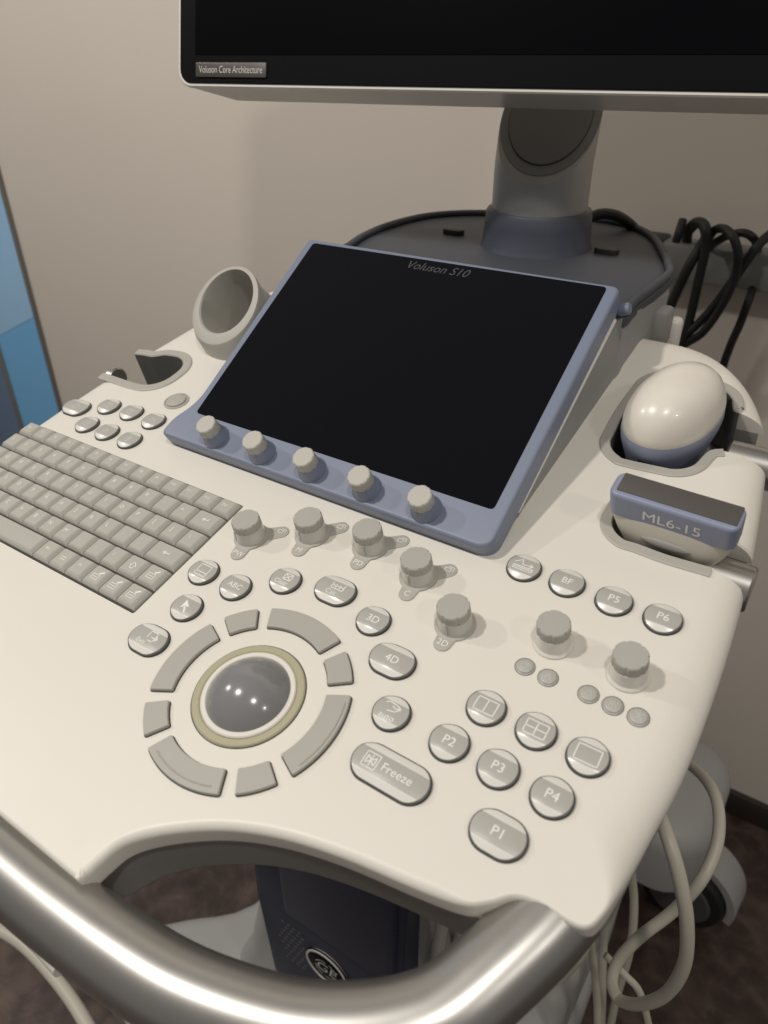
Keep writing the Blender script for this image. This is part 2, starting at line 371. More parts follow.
def key_mesh(w, d, s):
    bm = bmesh.new(); g = .022 * U; h = .0030; zb = -.0027
    x, y = w / 2 - g, d / 2 - g * 2.4
    ix0, ix1, iy0, iy1 = .11 * U, .13 * U, .10 * U, .05 * U
    b = [bm.verts.new(p) for p in ((-x, -y, zb), (x, -y, zb), (x, y, zb), (-x, y, zb))]
    m = [bm.verts.new(p) for p in ((-x, -y, h * .25), (x, -y, h * .25), (x, y, h * .25), (-x, y, h * .25))]
    t = [bm.verts.new(p) for p in ((-x + ix0, -y + iy0, h), (x - ix1, -y + iy0, h), (x - ix1, y - iy1, h), (-x + ix0, y - iy1, h))]
    for q, r in ((b, m), (m, t)):
        for i in range(4): bm.faces.new((q[i], q[(i + 1) % 4], r[(i + 1) % 4], r[i]))
    bm.faces.new(t); bm.faces.new(b[::-1])
    ed = [e for e in bm.edges if all(v.co.z > 0 for v in e.verts)]
    bmesh.ops.bevel(bm, geom=ed, offset=.00045, segments=2, affect='EDGES')
    it = []
    z = h + .00006; X0, Y0 = -x + ix0, y - iy1
    if s.startswith('@'):
        it += [rectline(-.0030, -.0026, .0022, .0008, .00035), ('l', [(-.002, -.0009), (.0012, -.0009)], .00035), ('l', [(.001, .0020), (.0028, .0034)], .0011)]
    elif s == '<-': it += [('l', [(-.0022, .0006), (.0022, .0006), (.0022, .0016)], .0006), ('l', [(-.0008, .0016), (-.0024, .0006), (-.0008, -.0004)], .0006)]
    elif s == '^': it += [('l', [(-.0012, -.002), (-.0012, 0), (-.0024, 0), (0, .0024), (.0024, 0), (.0012, 0), (.0012, -.002), (-.0012, -.002)], .00045)]
    elif s == '#': it += [('l', [(-.002, .001), (.002, .001)], .0004), ('l', [(-.002, -.0008), (.002, -.0008)], .0004)]
    elif s: it += [('t', s, .0042 if len(s) == 1 else .0029, -.0018 if len(s) == 1 else -.0010, .0012)]
    legend_bm(bm, it, z, 1)
    me = bpy.data.meshes.new('key'); bmesh.ops.recalc_face_normals(bm, faces=[f for f in bm.faces if f.material_index == 0]); bm.to_mesh(me); bm.free()
    me.polygons.foreach_set('use_smooth', [True] * len(me.polygons)); me.set_sharp_from_angle(angle=radians(25)); return me
for y0, y1, keys in rows:
    X = -14.0; tot = sum(k[1] for k in keys); sc = 14.0 / tot
    for s, w in keys:
        w *= sc
        add('key', key_mesh(w * U, (y1 - y0) * U, s), [KEYGREY, INK], kb, PANEL @ T(((X + w / 2) * U, (y0 + y1) / 2 * U, 0)) @ Matrix.Rotation(radians(random.uniform(-.5, .5)), 4, 'Y'))
        X += w

# ---- push buttons
def button_mesh(r, h, hgt=.0024, ff=.55):
    def half_out(rr):                          # right half from the bottom up, with points exactly on the two chamfer lines
        A = sorted([-pi / 2 + pi * k / 20 for k in range(21)] + [math.asin(ff * r / rr), -math.asin(ff * r / rr)])
        return [(h + rr * cos(a), rr * sin(a)) for a in A]
    def full_out(rr):
        o = half_out(rr); return o + [(-x, y) for x, y in o[::-1]]
    def zt(y): return hgt - .0012 * max(0, (abs(y) / r - ff) / (1 - ff))
    bm = bmesh.new(); o = full_out(r); t = full_out(r - .0006)
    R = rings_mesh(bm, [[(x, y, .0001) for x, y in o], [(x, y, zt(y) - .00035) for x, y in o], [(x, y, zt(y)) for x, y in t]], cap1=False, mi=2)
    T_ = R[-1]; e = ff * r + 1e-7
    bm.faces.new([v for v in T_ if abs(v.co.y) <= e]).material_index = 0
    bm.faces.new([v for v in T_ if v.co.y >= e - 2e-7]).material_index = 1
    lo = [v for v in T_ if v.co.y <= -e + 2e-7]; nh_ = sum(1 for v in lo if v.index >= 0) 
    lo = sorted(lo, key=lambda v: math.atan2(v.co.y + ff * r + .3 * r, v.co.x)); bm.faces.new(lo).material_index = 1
    bmesh.ops.recalc_face_normals(bm, faces=bm.faces)
    for f in bm.faces: f.smooth = f.material_index == 2
    me = bpy.data.meshes.new('button'); bm.to_mesh(me); bm.free(); me.set_sharp_from_angle(angle=radians(35)); return me
_bm = {}
def button(u, v, items, h=0, r=.0091, rot=0, ink=None):
    k = (round(r, 5), round(h, 5))
    if k not in _bm:
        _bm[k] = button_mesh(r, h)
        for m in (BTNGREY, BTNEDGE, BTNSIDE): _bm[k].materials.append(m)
    p = P(u, v - .8, .0022); F = PANEL @ T((p.x, p.y, 0)) @ Rz(rot + random.uniform(-.6, .6))
    o = add('button', _bm[k], [], machine, F)
    b = bmesh.new(); slab_bm(b, capsule(r + .0004, h, 18), -.001, .0003)
    add('gasket', finish(b, 'gasket'), DARKGAP, o, F)
    if items:
        lb = bmesh.new(); legend_bm(lb, items, .00247); add('legend', flat(lb, 'legend'), ink or INK, o, F)
    return o
W = .0005
TS = .0062
def txt(s, sz=TS): return [('t', s, sz, 0, 0)]
HB = .003
button(449, 742, txt('P2')); button(498, 768, txt('P3')); button(552, 796.5, txt('P4')); button(498, 834, txt('P1'), HB)
button(567, 582, txt('BF', .0056)); button(614, 600, txt('P5')); button(663, 618, txt('P6'))
button(524, 567, [('l', [(-.0055, .0012), (-.002, .004), (-.001, .0005), (.001, .001), (.0045, .001)], W), rectline(-.0055, -.003, .0055, -.0008, W), ('l', [(-.0055, -.0018), (.0055, -.0018)], W), ('l', [(.003, .0022), (.0048, .001), (.003, -.0002)], W)])
button(486, 707, [rectline(-.005, -.0035, .005, .0035, W), ('l', [(0, -.0035), (0, .0035)], W)])
button(536, 730, [rectline(-.005, -.0035, .005, .0035, W), ('l', [(0, -.0035), (0, .0035)], W), ('l', [(-.005, 0), (.005, 0)], W)])
button(588, 756, [rectline(-.0052, -.0038, .0052, .0038, W)])
fz = [rectline(-.0135, -.0035, -.0065, .0035, .00045), ('l', [(-.0122, -.002), (-.0078, .002)], W), ('l', [(-.0122, .002), (-.0078, -.002)], W), ('l', [(-.01, -.0026), (-.01, .0026)], W), ('l', [(-.0122, -.002), (-.0122, .002)], W), ('l', [(-.0078, -.002), (-.0078, .002)], W), ('t', 'Freeze', .0058, .0035, 0)]
button(390, 772, fz, .0102, .0092)
button(391, 712.5, [('l', [(-.0045, .0035), (-.003, .0045), (.001, .0040), (.004, .0028), (.001, .002), (-.0005, .0028)], W), ('l', [(.004, .0028), (.0015, .0005), (-.002, -.0002)], W), ('t', 'auto', .0046, -.0005, -.0032)])
button(392, 660, txt('4D', .0060), HB); button(373, 620, txt('3D', .0060))
button(335, 590, [('l', [(-.003, .004), (-.003, .0002), (.0045, .0002), (.0045, .004)], W), ('l', [(-.003, .0022), (.0045, .0022)], W), ('l', [(-.0005, .0032), (-.0005, .0012)], W), ('l', [(.002, .0032), (.002, .0012)], W), ('t', 'Calc', .0040, -.0008, -.0026)], HB)
button(285, 580, [rectline(-.0015, -.0002, .0035, .0040, W), ('l', [(-.0015, -.0002), (.0035, .004)], W), ('l', [(-.0015, .004), (.0035, -.0002)], W), ('t', 'Clear', .0040, -.0008, -.0026)])
button(235, 586.5, txt('ABC', .0050))
button(203, 571.5, [rectline(-.004, -.0035, .004, .004, W), ('l', [(-.004, -.0012), (.004, -.0012)], W), ('t', 'i', .003, 0, -.0024)])
button(186, 607, [('p', [(-.0024, .0038), (-.0024, -.0022), (-.0008, -.0008), (.0020, .0004)]), ('l', [(-.0004, -.0004), (.0018, -.0036)], .0011)])
button(148, 639, [('l', [(-.001, .0004), (-.001, .0045), (.004, .0045), (.004, -.001), (.001, -.001)], W), ('l', [(.0015, .0012), (.006, .0012)], W), ('l', [(.0045, .0026), (.006, .0012), (.0045, 0)], W), ('t', 'Exit', .0038, -.0025, -.003)], HB)
# oval function keys behind the keyboard
ico = [
    [rectline(-.003, -.002, .003, .002, W)], [rectline(-.0035, -.0025, .003, .0015, W), ('l', [(-.002, .0028), (.0035, .0028)], W)],
    [('l', [(-.004, .0015), (.004, .0015)], W), rectline(-.0025, -.0025, .0025, .0005, W)], [('l', [(-.003, -.002), (0, .002), (.003, -.002)], W)],
    [('l', [(-.003, 0), (.003, 0)], W), rectline(-.0035, -.002, .0035, .002, W)], [('l', [(-.002, -.002), (-.002, .002), (.002, 0), (-.002, -.002)], W)], [('l', [(0, .0025), (0, -.0025)], .0012), ('l', [(-.002, 0), (0, .0025), (.002, 0)], W)]]
for (u, v, h), ic in zip(((76, 407, .003), (108.5, 406, 0), (131, 412, 0), (153, 420.5, 0), (86.5, 424, 0), (106.5, 431.5, 0), (129, 439.5, 0)), ico): button(u, v, ic, h, ink=INKMID)
# flush power button
p = P(176.5, 401.5); F = PANEL @ T((p.x, p.y, 0))
pb = add('power_button', lathe([(.0003, -.001), (.0098, -.001), (.0098, .0007), (.0088, .0010), (.0086, .0004), (.0078, .0004), (.0076, .0016), (.0068, .002), (.0003, .002)], 40), RIMGREY, machine, F)
lb = bmesh.new(); legend_bm(lb, [('l', [(.003 * sin(radians(a)), .003 * cos(radians(a))) for a in range(35, 330, 25)], W), ('l', [(0, .001), (0, .004)], W)], .0021)
add('legend', flat(lb, 'legend'), INKMID, pb, F)
# five small round keys
sico = [[rectline(-.0018, -.0018, .0010, .0010, .0003), ('l', [(0, .0018), (.0018, .0018), (.0018, 0)], .0003)], [('l', [(-.002, -.0015), (0, .002), (.002, -.0015)], .0003), ('l', [(-.001, -.0018), (-.001, .0002), (.001, .0002), (.001, -.0018)], .0003)],
        [('l', [(-.0018, -.0014), (-.0006, .0016), (.0006, .0016), (.0018, -.0014), (-.0018, -.0014)], .0003)], [('l', [(-.0018, .0016), (-.0008, 0), (-.0018, -.0016)], .0003), ('l', [(.0018, .0016), (.0008, 0), (.0018, -.0016)], .0003), ('l', [(0, -.0016), (0, .0016)], .0003)],
        [('l', [(-.0018, .0018), (.0018, -.0018)], .0003), ('l', [(-.0018, -.0018), (.0018, .0018)], .0003), ('l', [(0, -.002), (0, .002)], .0003)]]
for (u, v), ic in zip(((525, 666), (548, 677), (588.5, 693.5), (613, 705), (638.5, 716.5)), sico):
    p = P(u, v, .0008); F = PANEL @ T((p.x, p.y, 0))
    o = add('small_button', lathe([(.0002, -.001), (.0046, -.001), (.0046, .0002), (.0040, .0004), (.0038, .0011), (.0033, .0014), (.0002, .0014)], 32), BTNGREY, machine, F)
    add('gasket', lathe([(.0049, -.001), (.0049, .00025), (.0047, .0003), (.0047, -.001)], 32), DARKGAP, o, F)
    lb = bmesh.new(); legend_bm(lb, ic, .00147); add('legend', flat(lb, 'legend'), INKMID, o, F)

# ---- trackball with its ring of keys
TB = PANEL @ T((.09398, -.08815, 0))
rb = .0255; cap_r = .0212; dz = sqrt(rb * rb - cap_r * cap_r)
bm = bmesh.new(); bmesh.ops.create_uvsphere(bm, u_segments=64, v_segments=40, radius=rb)
add('trackball', finish(bm, 'ball'), BALL, machine, TB @ T((0, 0, -dz + .0012)))
def annulus(r0, r1, z, edge=.0006):
    prof = [(r0, -.001), (r0, z - edge), (r0 + edge, z), (r1 - edge, z), (r1, z - edge), (r1, -.001)]
    bm = bmesh.new(); n = 72; R = [[bm.verts.new((r * cos(2 * pi * t / n), r * sin(2 * pi * t / n), q)) for t in range(n)] for r, q in prof]
    for a, b in zip(R, R[1:]):
        for i in range(n): bm.faces.new((a[i], a[(i + 1) % n], b[(i + 1) % n], b[i]))
    return finish(bm, 'ring', 25)
tr = add('trackball_ring', annulus(.0242, .0284, .0012), OLIVE, machine, TB)
add('retaining_ring', annulus(.0208, .0240, .0016), CREAM, tr, TB)
add('gasket', annulus(.0285, .0290, .0002, .0001), DARKGAP, tr, TB)
def sector(a0, a1, r0, r1, cr=.0009):
    n = max(3, int((a1 - a0) / 4)); A = [radians(a0 + (a1 - a0) * k / n) for k in range(n + 1)]
    pts = [(r1 * cos(a), r1 * sin(a)) for a in A] + [(r0 * cos(a), r0 * sin(a)) for a in A[::-1]]
    out = []; m = len(pts); corners = {0, n, n + 1, m - 1}
    for i, p in enumerate(pts):
        if i in corners:
            p = Vector(p); q = Vector(pts[i - 1]); s = Vector(pts[(i + 1) % m])
            a = p + (q - p).normalized() * cr; b = p + (s - p).normalized() * cr
            for t in (0, .33, .67, 1): out.append(tuple(a * (1 - t) ** 2 + p * 2 * t * (1 - t) + b * t * t))
        else: out.append(p)
    return out
for c, hw in ((0, 26.2), (45, 10.3), (90, 26.2), (135, 10.3), (180, 26.2), (225, 10.3), (270, 26.2), (315, 10.3)):
    pts = sector(c - hw, c + hw, 2.55 * U, 3.33 * U)
    o = add('trackball_key', slab(pts, -.001, .0024, .0005, 0, 3, 'key', 40), SEGGREY, machine, TB, weighted=True)
    add('gasket', slab(offset(ccw(pts), -.0005), -.001, .0003), DARKGAP, o, TB)
    if c in (0, 270):                         # the two keys with a raised grip ridge
        rr = 3.12 * U if c == 270 else 3.2 * U
        path = [(rr * cos(radians(a)), rr * sin(radians(a)), .0024) for a in range(c - 21, c + 22, 3)]
        add('grip_ridge', tube(path, .00045, 8), SEGGREY, o, TB)

# ---- rotary knobs
def notched(n, m, depth, from_ring):
    def rf(t, i):
        if i < from_ring: return 1
        ph = (t / n * m) % 1; return 1 - depth * min(1, 2 * max(0, 1 - abs(ph - .5) / .10))
    return rf
def knob(F, r, hs_, hc, skirt, capm, parent=machine, flare=1.06, capr=.92, name='knob'):
    sk = add(name, lathe([(.0004, .0002), (r * flare, .0002), (r * flare, .0010), (r * 1.0, .0020), (r * .965, hs_), (.0004, hs_)], 56), skirt, parent, F)
    rc = r * capr; n = 112
    prof = [(rc * .985, hs_ - .0002), (rc, hs_ + .0003), (rc * .985, hs_ + hc - .0006), (rc * .93, hs_ + hc), (.0004, hs_ + hc + .0002)]
    add('cap', lathe(prof, n, 'cap', 35, notched(n, 7, .06, 0)), capm, sk, F @ Rz(random.uniform(0, 50)))
    return sk
def plate_mesh(ang, ln, z):
    b_ = bmesh.new(); slab_bm(b_, circle(.0107, 56), -.001, z, .0003, 0, 2)
    a = radians(ang); c_, s_ = cos(a), sin(a)
    lobe = [(x_, y_) for x_, y_ in [(.0, -.0064), (.0080, -.0064), (.0098, -.0050)] + [(ln + .0046 * cos(radians(t)), .0046 * sin(radians(t))) for t in range(-95, 96, 19)] + [(.0098, .0050), (.0080, .0064), (0, .0064)]]
    slab_bm(b_, [(x_ * c_ - y_ * s_, x_ * s_ + y_ * c_) for x_, y_ in lobe], -.001, z - .0001, .0003, 0, 2)
    return finish(b_, 'plate')
kn = [((251.5, 536.3), 'PW', (238, 553.5), (281.5, 531.5)), ((312.5, 534), 'M', (299, 550), (341, 527)), ((370.5, 546), 'PD', (358, 563), (401.5, 540.5)), ((418.7, 575.8), 'C', (407, 593.5), (449, 569.7)), ((455.3, 623.8), '2D', (442.5, 643), None)]
for (u, v), s, lobe1, lobe2 in kn:
    p = P(u, v, .0005); F = PANEL @ T((p.x, p.y, 0))
    k = knob(F, .0089, .0094, .0056, KNOBSIDE, KNOBCAP, flare=1.02, capr=.965)
    for q, z in ((lobe1, .0009), (lobe2, .0007)):
        if q is None: continue
        d = P(*q, .0008) - p; ln = hypot(d.x, d.y); an = atan2(d.y, d.x)
        add('legend_plate', plate_mesh(math.degrees(an), ln, z), RIMGREY, k, F)
        lb = bmesh.new()
        if q is lobe1: legend_bm(lb, [('t', s, .0050, d.x, d.y)], z + .00007)
        else: legend_bm(lb, [rectline(d.x - .0022, d.y - .0012, d.x + .0010, d.y + .0012, .0004), ('l', [(d.x - .0006, d.y + .0022), (d.x + .0024, d.y + .0022), (d.x + .0024, d.y - .0002)], .0004)], z + .00007)
        add('legend', flat(lb, 'legend'), INK, k, F)
    add('groove_glint', box(-.0003, -.00905, .0026, .0003, -.0082, .0096), RIMGREY, k, F @ Rz(random.uniform(-25, 20)))  # groove down the skirt, its highlight put into the line's colour
for u, v in ((553.3, 641), (628.3, 673)):
    p = P(u, v, .0015); F = PANEL @ T((p.x, p.y, 0))
    knob(F, .0086, .0098, .0060, KNOBWHITE, KNOBCAP, flare=1.15, capr=.95)

# ---- tilted touch screen
fl = []
corners = [(-.0078, -.0037, .006), (.2478, -.0037, .010), (.2462, .189, .006), (.0005, .189, .004), (.0042, .028, .011), (-.0062, .0105, .006)]
for i, (cx0, cy0, cr) in enumerate(corners):
    c0 = Vector((cx0, cy0)); a0 = c0 + (Vector(corners[i - 1][:2]) - c0).normalized() * cr; b0 = c0 + (Vector(corners[(i + 1) % 6][:2]) - c0).normalized() * cr
    for k in range(9): t = k / 8; fl.append(tuple(a0 * (1 - t) ** 2 + c0 * 2 * t * (1 - t) + b0 * t * t))
touch = add('touch_screen', slab(fl, -.0150, 0, .0024, .001, 4, 'touch'), BLUEGREY, machine, BEZEL, weighted=True)
gl = [(.0102, .0195), (.2395, .0195), (.2385, .1863), (.0078, .1848)]
def round_poly(pts, r, n=5):
    out = []; m = len(pts)
    for i, p in enumerate(pts):
        p = Vector(p); a = p + (Vector(pts[i - 1]) - p).normalized() * r; b = p + (Vector(pts[(i + 1) % m]) - p).normalized() * r
        for k in range(n + 1): t = k / n; out.append(tuple(a * (1 - t) ** 2 + p * 2 * t * (1 - t) + b * t * t))
    return out
add('glass', slab(round_poly(gl, .003), -.002, .0004, .0003, 0, 2, ang=8), GLASS, touch, BEZEL)
tb = bmesh.new(); legend_bm(tb, [('t', 'Voluson S10', .0098, .1205, .1785, .25)], .0005); add('brand_print', flat(tb, 'print'), INKDIM, touch, BEZEL)
for i in range(5):
    F = BEZEL @ T((.0392 + .041 * i, .0072, 0))
    k = add('knob', lathe([(.0004, 0), (.0092, 0), (.0092, .0010), (.0080, .0034), (.0072, .0080), (.0004, .0080)], 48), BLUEGREY, machine, F)
    n = 112; add('cap', lathe([(.0070, .0078), (.0072, .0083), (.0070, .0148), (.0064, .0154), (.0004, .0156)], n, 'cap', 35, notched(n, 9, .05, 0)), KNOBCAPL, k, F @ Rz(random.uniform(0, 40)))
# wedge housing under the touch screen (cross-section in the machine's y/z, swept along x)
def bez(y, z): q = BEZEL @ Vector((0, y, z)); return (q.y, q.z)
def pan(y, z): q = PANEL @ Vector((0, y, z)); return (q.y, q.z)
def xprism(sec, x0, x1, bev=0):
    bm = bmesh.new(); rings = [[(xx, y, z) for y, z in sec] for xx in (x0, x1)]; rings_mesh(bm, rings)
    if bev: bmesh.ops.bevel(bm, geom=bm.edges[:], offset=bev, segments=2, affect='EDGES')
    return finish(bm, 'prism')
sec = [pan(.058, -.004), pan(.30, -.004), (.33, 1.034), (.20, 1.046), bez(.184, -.0153), bez(.02, -.0153)]
hx0, hx1 = -.088 + .006, .1573
housing = add('touch_screen_housing', xprism(sec, hx0, hx1, .0008), HOUSEG, machine)
add('chrome_trim', xprism([bez(.03, -.0166), bez(.176, -.0166), bez(.176, -.0152), bez(.03, -.0152)], hx1 - .001, hx1 + .0022), WHITEPL, machine)
add('hinge_pin', lathe([(.0003, 0), (.0032, 0), (.0038, .001), (.0038, .006), (.003, .0072), (.0003, .0075)], 24), BLUEGREY, machine, T((.158, .203, 1.054)) @ Matrix.Rotation(radians(70), 4, 'Y'))

# ---- rear shelf with the monitor neck
sh = [(-.1051, .262), (-.119, .31), (-.125, .36), (-.119, .412), (-.098, .447), (-.06, .472), (-.01, .492), (.03, .497), (.07, .487), (.105, .452), (.131, .40), (.149, .355), (.157, .325), (.1572, .25), (.1565, .215), (.12, .208), (.03, .208), (-.06, .208), (-.1, .215)]
shs = ccw([(v.x, v.y) for v in smooth([(x, y, 0) for x, y in sh], 5, True)])
shelf = add('rear_shelf', slab(shs, 1.0385, 1.0455, .001, .001, 2), BLUEDARK, machine)
rim = offset(shs, .003)
rp = [(x, y, 1.0478) for x, y in rim]; rp.append(rp[0])
add('shelf_rim', tube(rp, .0032, 10), BLUEDARK, shelf)
add('rear_housing', slab(offset(shs, .001), .9, 1.038, .001, 0, 2), HOUSEG, machine)
for x, y in ((-.056, .3715), (.089, .375)):
    add('slot', slab(rrect(x - .0105, y - .0055, x + .0105, y + .0055, .0052, 5), 1.0452, 1.0500, .0012, 0, 2), BLACKRUB, shelf)
NX, NY = .0265, .371
add('neck_collar', lathe([(.001, 1.044), (.0485, 1.044), (.0465, 1.050), (.0455, 1.064), (.0447, 1.074), (.0437, 1.076), (.001, 1.076)], 64), NECKCOL, machine, T((NX, NY, 0)))
bm = bmesh.new()
rings = []
for k in range(16):
    z = 1.075 + k * .0127; t = max(0, (z - 1.11) / .12)
    rings.append([(.0402 * cos(2 * pi * a / 64), .0402 * sin(2 * pi * a / 64) + t * .02, z) for a in range(64)])
rings_mesh(bm, rings)
yaw = radians(-14); pn = Vector((sin(-yaw) * .70, -cos(yaw) * .70, .71)).normalized()
r_ = bmesh.ops.bisect_plane(bm, geom=bm.verts[:] + bm.edges[:] + bm.faces[:], dist=1e-6, plane_co=Vector((pn.x * .04, -.0405, 1.099)), plane_no=pn, clear_outer=True)
ce = [e for e in r_['geom_cut'] if isinstance(e, bmesh.types.BMEdge)]
bmesh.ops.contextual_create(bm, geom=ce)
neck_me = finish(bm, 'neck', 40)
neck = add('monitor_neck', neck_me, NECKSIL, machine, T((NX, NY, 0)))
pc = Vector((pn.x * .04, -.0405, 1.099)); ax = Vector((0, .006, 0)); tz = (pc - ax).dot(pn) / pn.z      # where the neck's axis meets the cut
ex = Vector((0, 0, 1)).cross(pn).normalized(); ey = pn.cross(ex)
NC = Matrix((ex, ey, pn)).transposed().to_4x4(); NC.translation = Vector((NX, NY, 0)) + ax + Vector((0, 0, tz)); sl = 1 / pn.z
add('neck_face', slab(circle(.0398, 72, ry=.0398 * sl), -.001, .0006, .0003, 0, 2, ang=8), NECKEDGE, neck, NC)
add('neck_gap', slab(circle(.0335, 72, ry=.0335 * sl), .0002, .0008), BLACKRUB, neck, NC)
add('neck_cover', slab(circle(.0330, 72, ry=.0330 * sl), .0002, .0016, .0004, 0, 2, ang=8), NECKDARK, neck, NC)
# side latch on the housing
lt = add('side_latch', box(.150, .298, 1.000, .166, .322, 1.028, .004), MIDGREY, machine)
add('latch_tab', box(.1605, .318, .992, .172, .332, 1.018, .0045, seg=3), WHITEPL, lt)

# ---- monitor
am = radians(8.493); tl = radians(14)
dx = Vector((cos(am), sin(am), 0)); nh = Vector((sin(am), -cos(am), 0)); upv = -nh * sin(tl) + Vector((0, 0, cos(tl))); nv = nh * cos(tl) + Vector((0, 0, sin(tl)))
MON = Matrix((dx, upv, nv)).transposed().to_4x4(); MON.translation = on_z(178, 86.8, 1.167)
MW, MH = .575, .372
mo = rrect(0, 0, MW, MH, .0125, 7)
bm = bmesh.new()
def mr(d, z): return [(x, y, z) for x, y in (offset(ccw(mo), d) if d else ccw(mo))]
rb_ = ccw(rrect(.018, .002, MW - .018, MH - .03, .0125, 7)); rb2 = ccw(rrect(.010, .0002, MW - .010, MH - .012, .0125, 7))
rings_mesh(bm, [[(x, y, -.060) for x, y in rb_], [(x, y, -.053) for x, y in rb2], mr(.0004, -.006), mr(0, -.0045), mr(0, -.001), mr(.001, 0)])
monitor = add('monitor', finish(bm, 'monitor', 28), WHITEPL, machine, MON)
add('front_frame', slab(rrect(.0028, .0028, MW - .0028, MH - .0028, .0102, 7), -.001, .0010, .0006, 0, 2, ang=8), BLACKPL, monitor, MON)
add('screen', slab(rrect(.0178, .0225, MW - .0178, MH - .0155, .0008, 2), .0002, .0013, .0003, 0, 2, ang=8), GLASSM, monitor, MON)
bz = [on(MON, u, v, .0012) for u, v in ((196.5, 62.5), (267, 62.5), (266, 78), (196, 78.5))]
bx0, bx1, by0, by1 = bz[0].x, bz[1].x, bz[2].y, bz[0].y
bd = add('badge', slab(rrect(bx0, by0, bx1, by1, .001, 3), .001, .0022, .0004, 0, 2), BADGE, monitor, MON)
tb = bmesh.new(); V, _ = text_geo('Voluson Core Architecture', 1); tw = max(v.x for v in V) - min(v.x for v in V)
hh = .0072; legend_bm(tb, [('t', 'Voluson Core Architecture', hh, 0, 0)], 0)
for v in tb.verts: v.co.x *= (bx1 - bx0) * .90 / (tw * hh)
add('badge_text', flat(tb, 'print'), INKMID, bd, MON @ T(((bx0 + bx1) / 2, (by0 + by1) / 2, .0023)))
mb = MON @ T((.262, .10, -.06)); add('monitor_mount', box(-.05, -.05, -.03, .05, .05, .02, .01), MIDGREY, machine, mb)

# ---- gel bottle cup on the left
cn = Vector((-.061, -.585, .809)).normalized(); cx_ = Vector((1, 0, 0)); cx_ = (cx_ - cn * cx_.dot(cn)).normalized(); cy_ = cn.cross(cx_)
CUP = Matrix((cx_, cy_, cn)).transposed().to_4x4(); CUP.translation = Vector((-.139, .167, .0365)); CUP = PANEL @ CUP
prof = [(.0345, -.06, -.034), (.0345, -.03, -.017), (.0347, -.004, -.0052), (.0335, -.0004, -.0034), (.0310, .0002, -.0022), (.0277, .0001, -.0003), (.0268, -.0012, 0), (.0259, -.02, 0), (.0240, -.085, 0), (.0005, -.087, 0)]
bm = bmesh.new(); n = 64; R = [[bm.verts.new((r * cos(2 * pi * t / n), r * sin(2 * pi * t / n) + oy, z)) for t in range(n)] for r, z, oy in prof]
for a, b in zip(R, R[1:]):
    for i in range(n): bm.faces.new((a[i], a[(i + 1) % n], b[(i + 1) % n], b[i]))
bm.faces.new(R[-1]); bm.faces.new(R[0])
add('gel_cup', finish(bm, 'cup'), RIMGREY, machine, CUP)

# ---- column, base and casters below
add('column', slab(rrect(-.075, .04, .137, .42, .03, 6), .18, .955, 0, 0), BASEGREY, machine)
add('column_skirt', (lambda b: (rings_mesh(b, [[(x, y, z) for x, y in rrect(x0, .045, x1, .42, .025, 5)] for x0, x1, z in ((-.165, .227, .17), (-.135, .197, .24), (-.095, .157, .40), (-.072, .134, .56))]), finish(b, 'skirt'))[1])(bmesh.new()), BASEGREY, machine)
fr = add('column_front', xprism([(.034, .215), (.05, .215), (.05, .93), (.034, .93), (.02, .46), (.026, .30)], -.058, .120, .004), NAVY, machine)
add('front_recess', box(-.02, .0155, .47, .11, .0335, .75, .006), NAVY, fr)
base = add('base', slab([(v.x, v.y) for v in smooth([(x, y, 0) for x, y in [(.16, -.02), (.24, -.08), (.29, -.07), (.29, -.01), (.25, .08), (.245, .25), (.235, .42), (.215, .50), (.21, .55), (.20, .58), (.15, .585), (.03, .56), (-.16, .58), (-.21, .64), (-.25, .60), (-.23, .53), (-.19, .42), (-.185, .25), (-.20, .12), (-.265, .05), (-.305, .0), (-.30, -.06), (-.24, -.08), (-.12, -.04), (.03, 0)]], 4, True)], .105, .17, .022, .01, 5), BASEGREY, machine, weighted=True)
add('base_cover', slab(rrect(-.15, .09, .235, .60, .07, 7), .19, .31, .03, 0, 5), BASEGREY, machine)
add('rear_cover', slab(rrect(-.255, .42, .318, .63, .06, 7), .205, .325, .035, .01, 5), BASEGREY, machine)
def caster(x, y, rot, r=.066):
    F = T((x, y, r)) @ Rz(rot) @ Matrix.Rotation(radians(90), 4, 'Y'); q = r / .061
    c = add('caster', lathe([(.03 * q, -.022), (.050 * q, -.022), (.058 * q, -.018), (.061 * q, -.010), (.061 * q, .010), (.058 * q, .018), (.050 * q, .022), (.03 * q, .022)], 40), BLACKRUB, machine, F)
    add('hub', lathe([(.001, -.0245), (.043 * q, -.0245), (.047 * q, -.021), (.047 * q, .021), (.043 * q, .0245), (.001, .0245)], 40), CASTG, c, F)
    bm = bmesh.new(); sec_ = []
    for k in range(17): a = radians(28 + 165 * k / 16); sec_.append((r * 1.22 * cos(a), r * 1.22 * sin(a)))
    inn = [(p[0] * .86, p[1] * .86) for p in sec_[::-1]]
    rings_mesh(bm, [[(xx, p[0] * w_, p[1] * w_) for p in sec_ + inn] for xx, w_ in ((-.006, .99), (-.002, 1), (.045, 1), (.052, .97))])
    add('hood', finish(bm, 'hood'), BASEGREY, c, T((x, y, r)) @ Rz(rot))
caster(.303, .555, 84); caster(-.25, .562, 96); caster(.285, -.02, 84); caster(-.19, .01, 96)
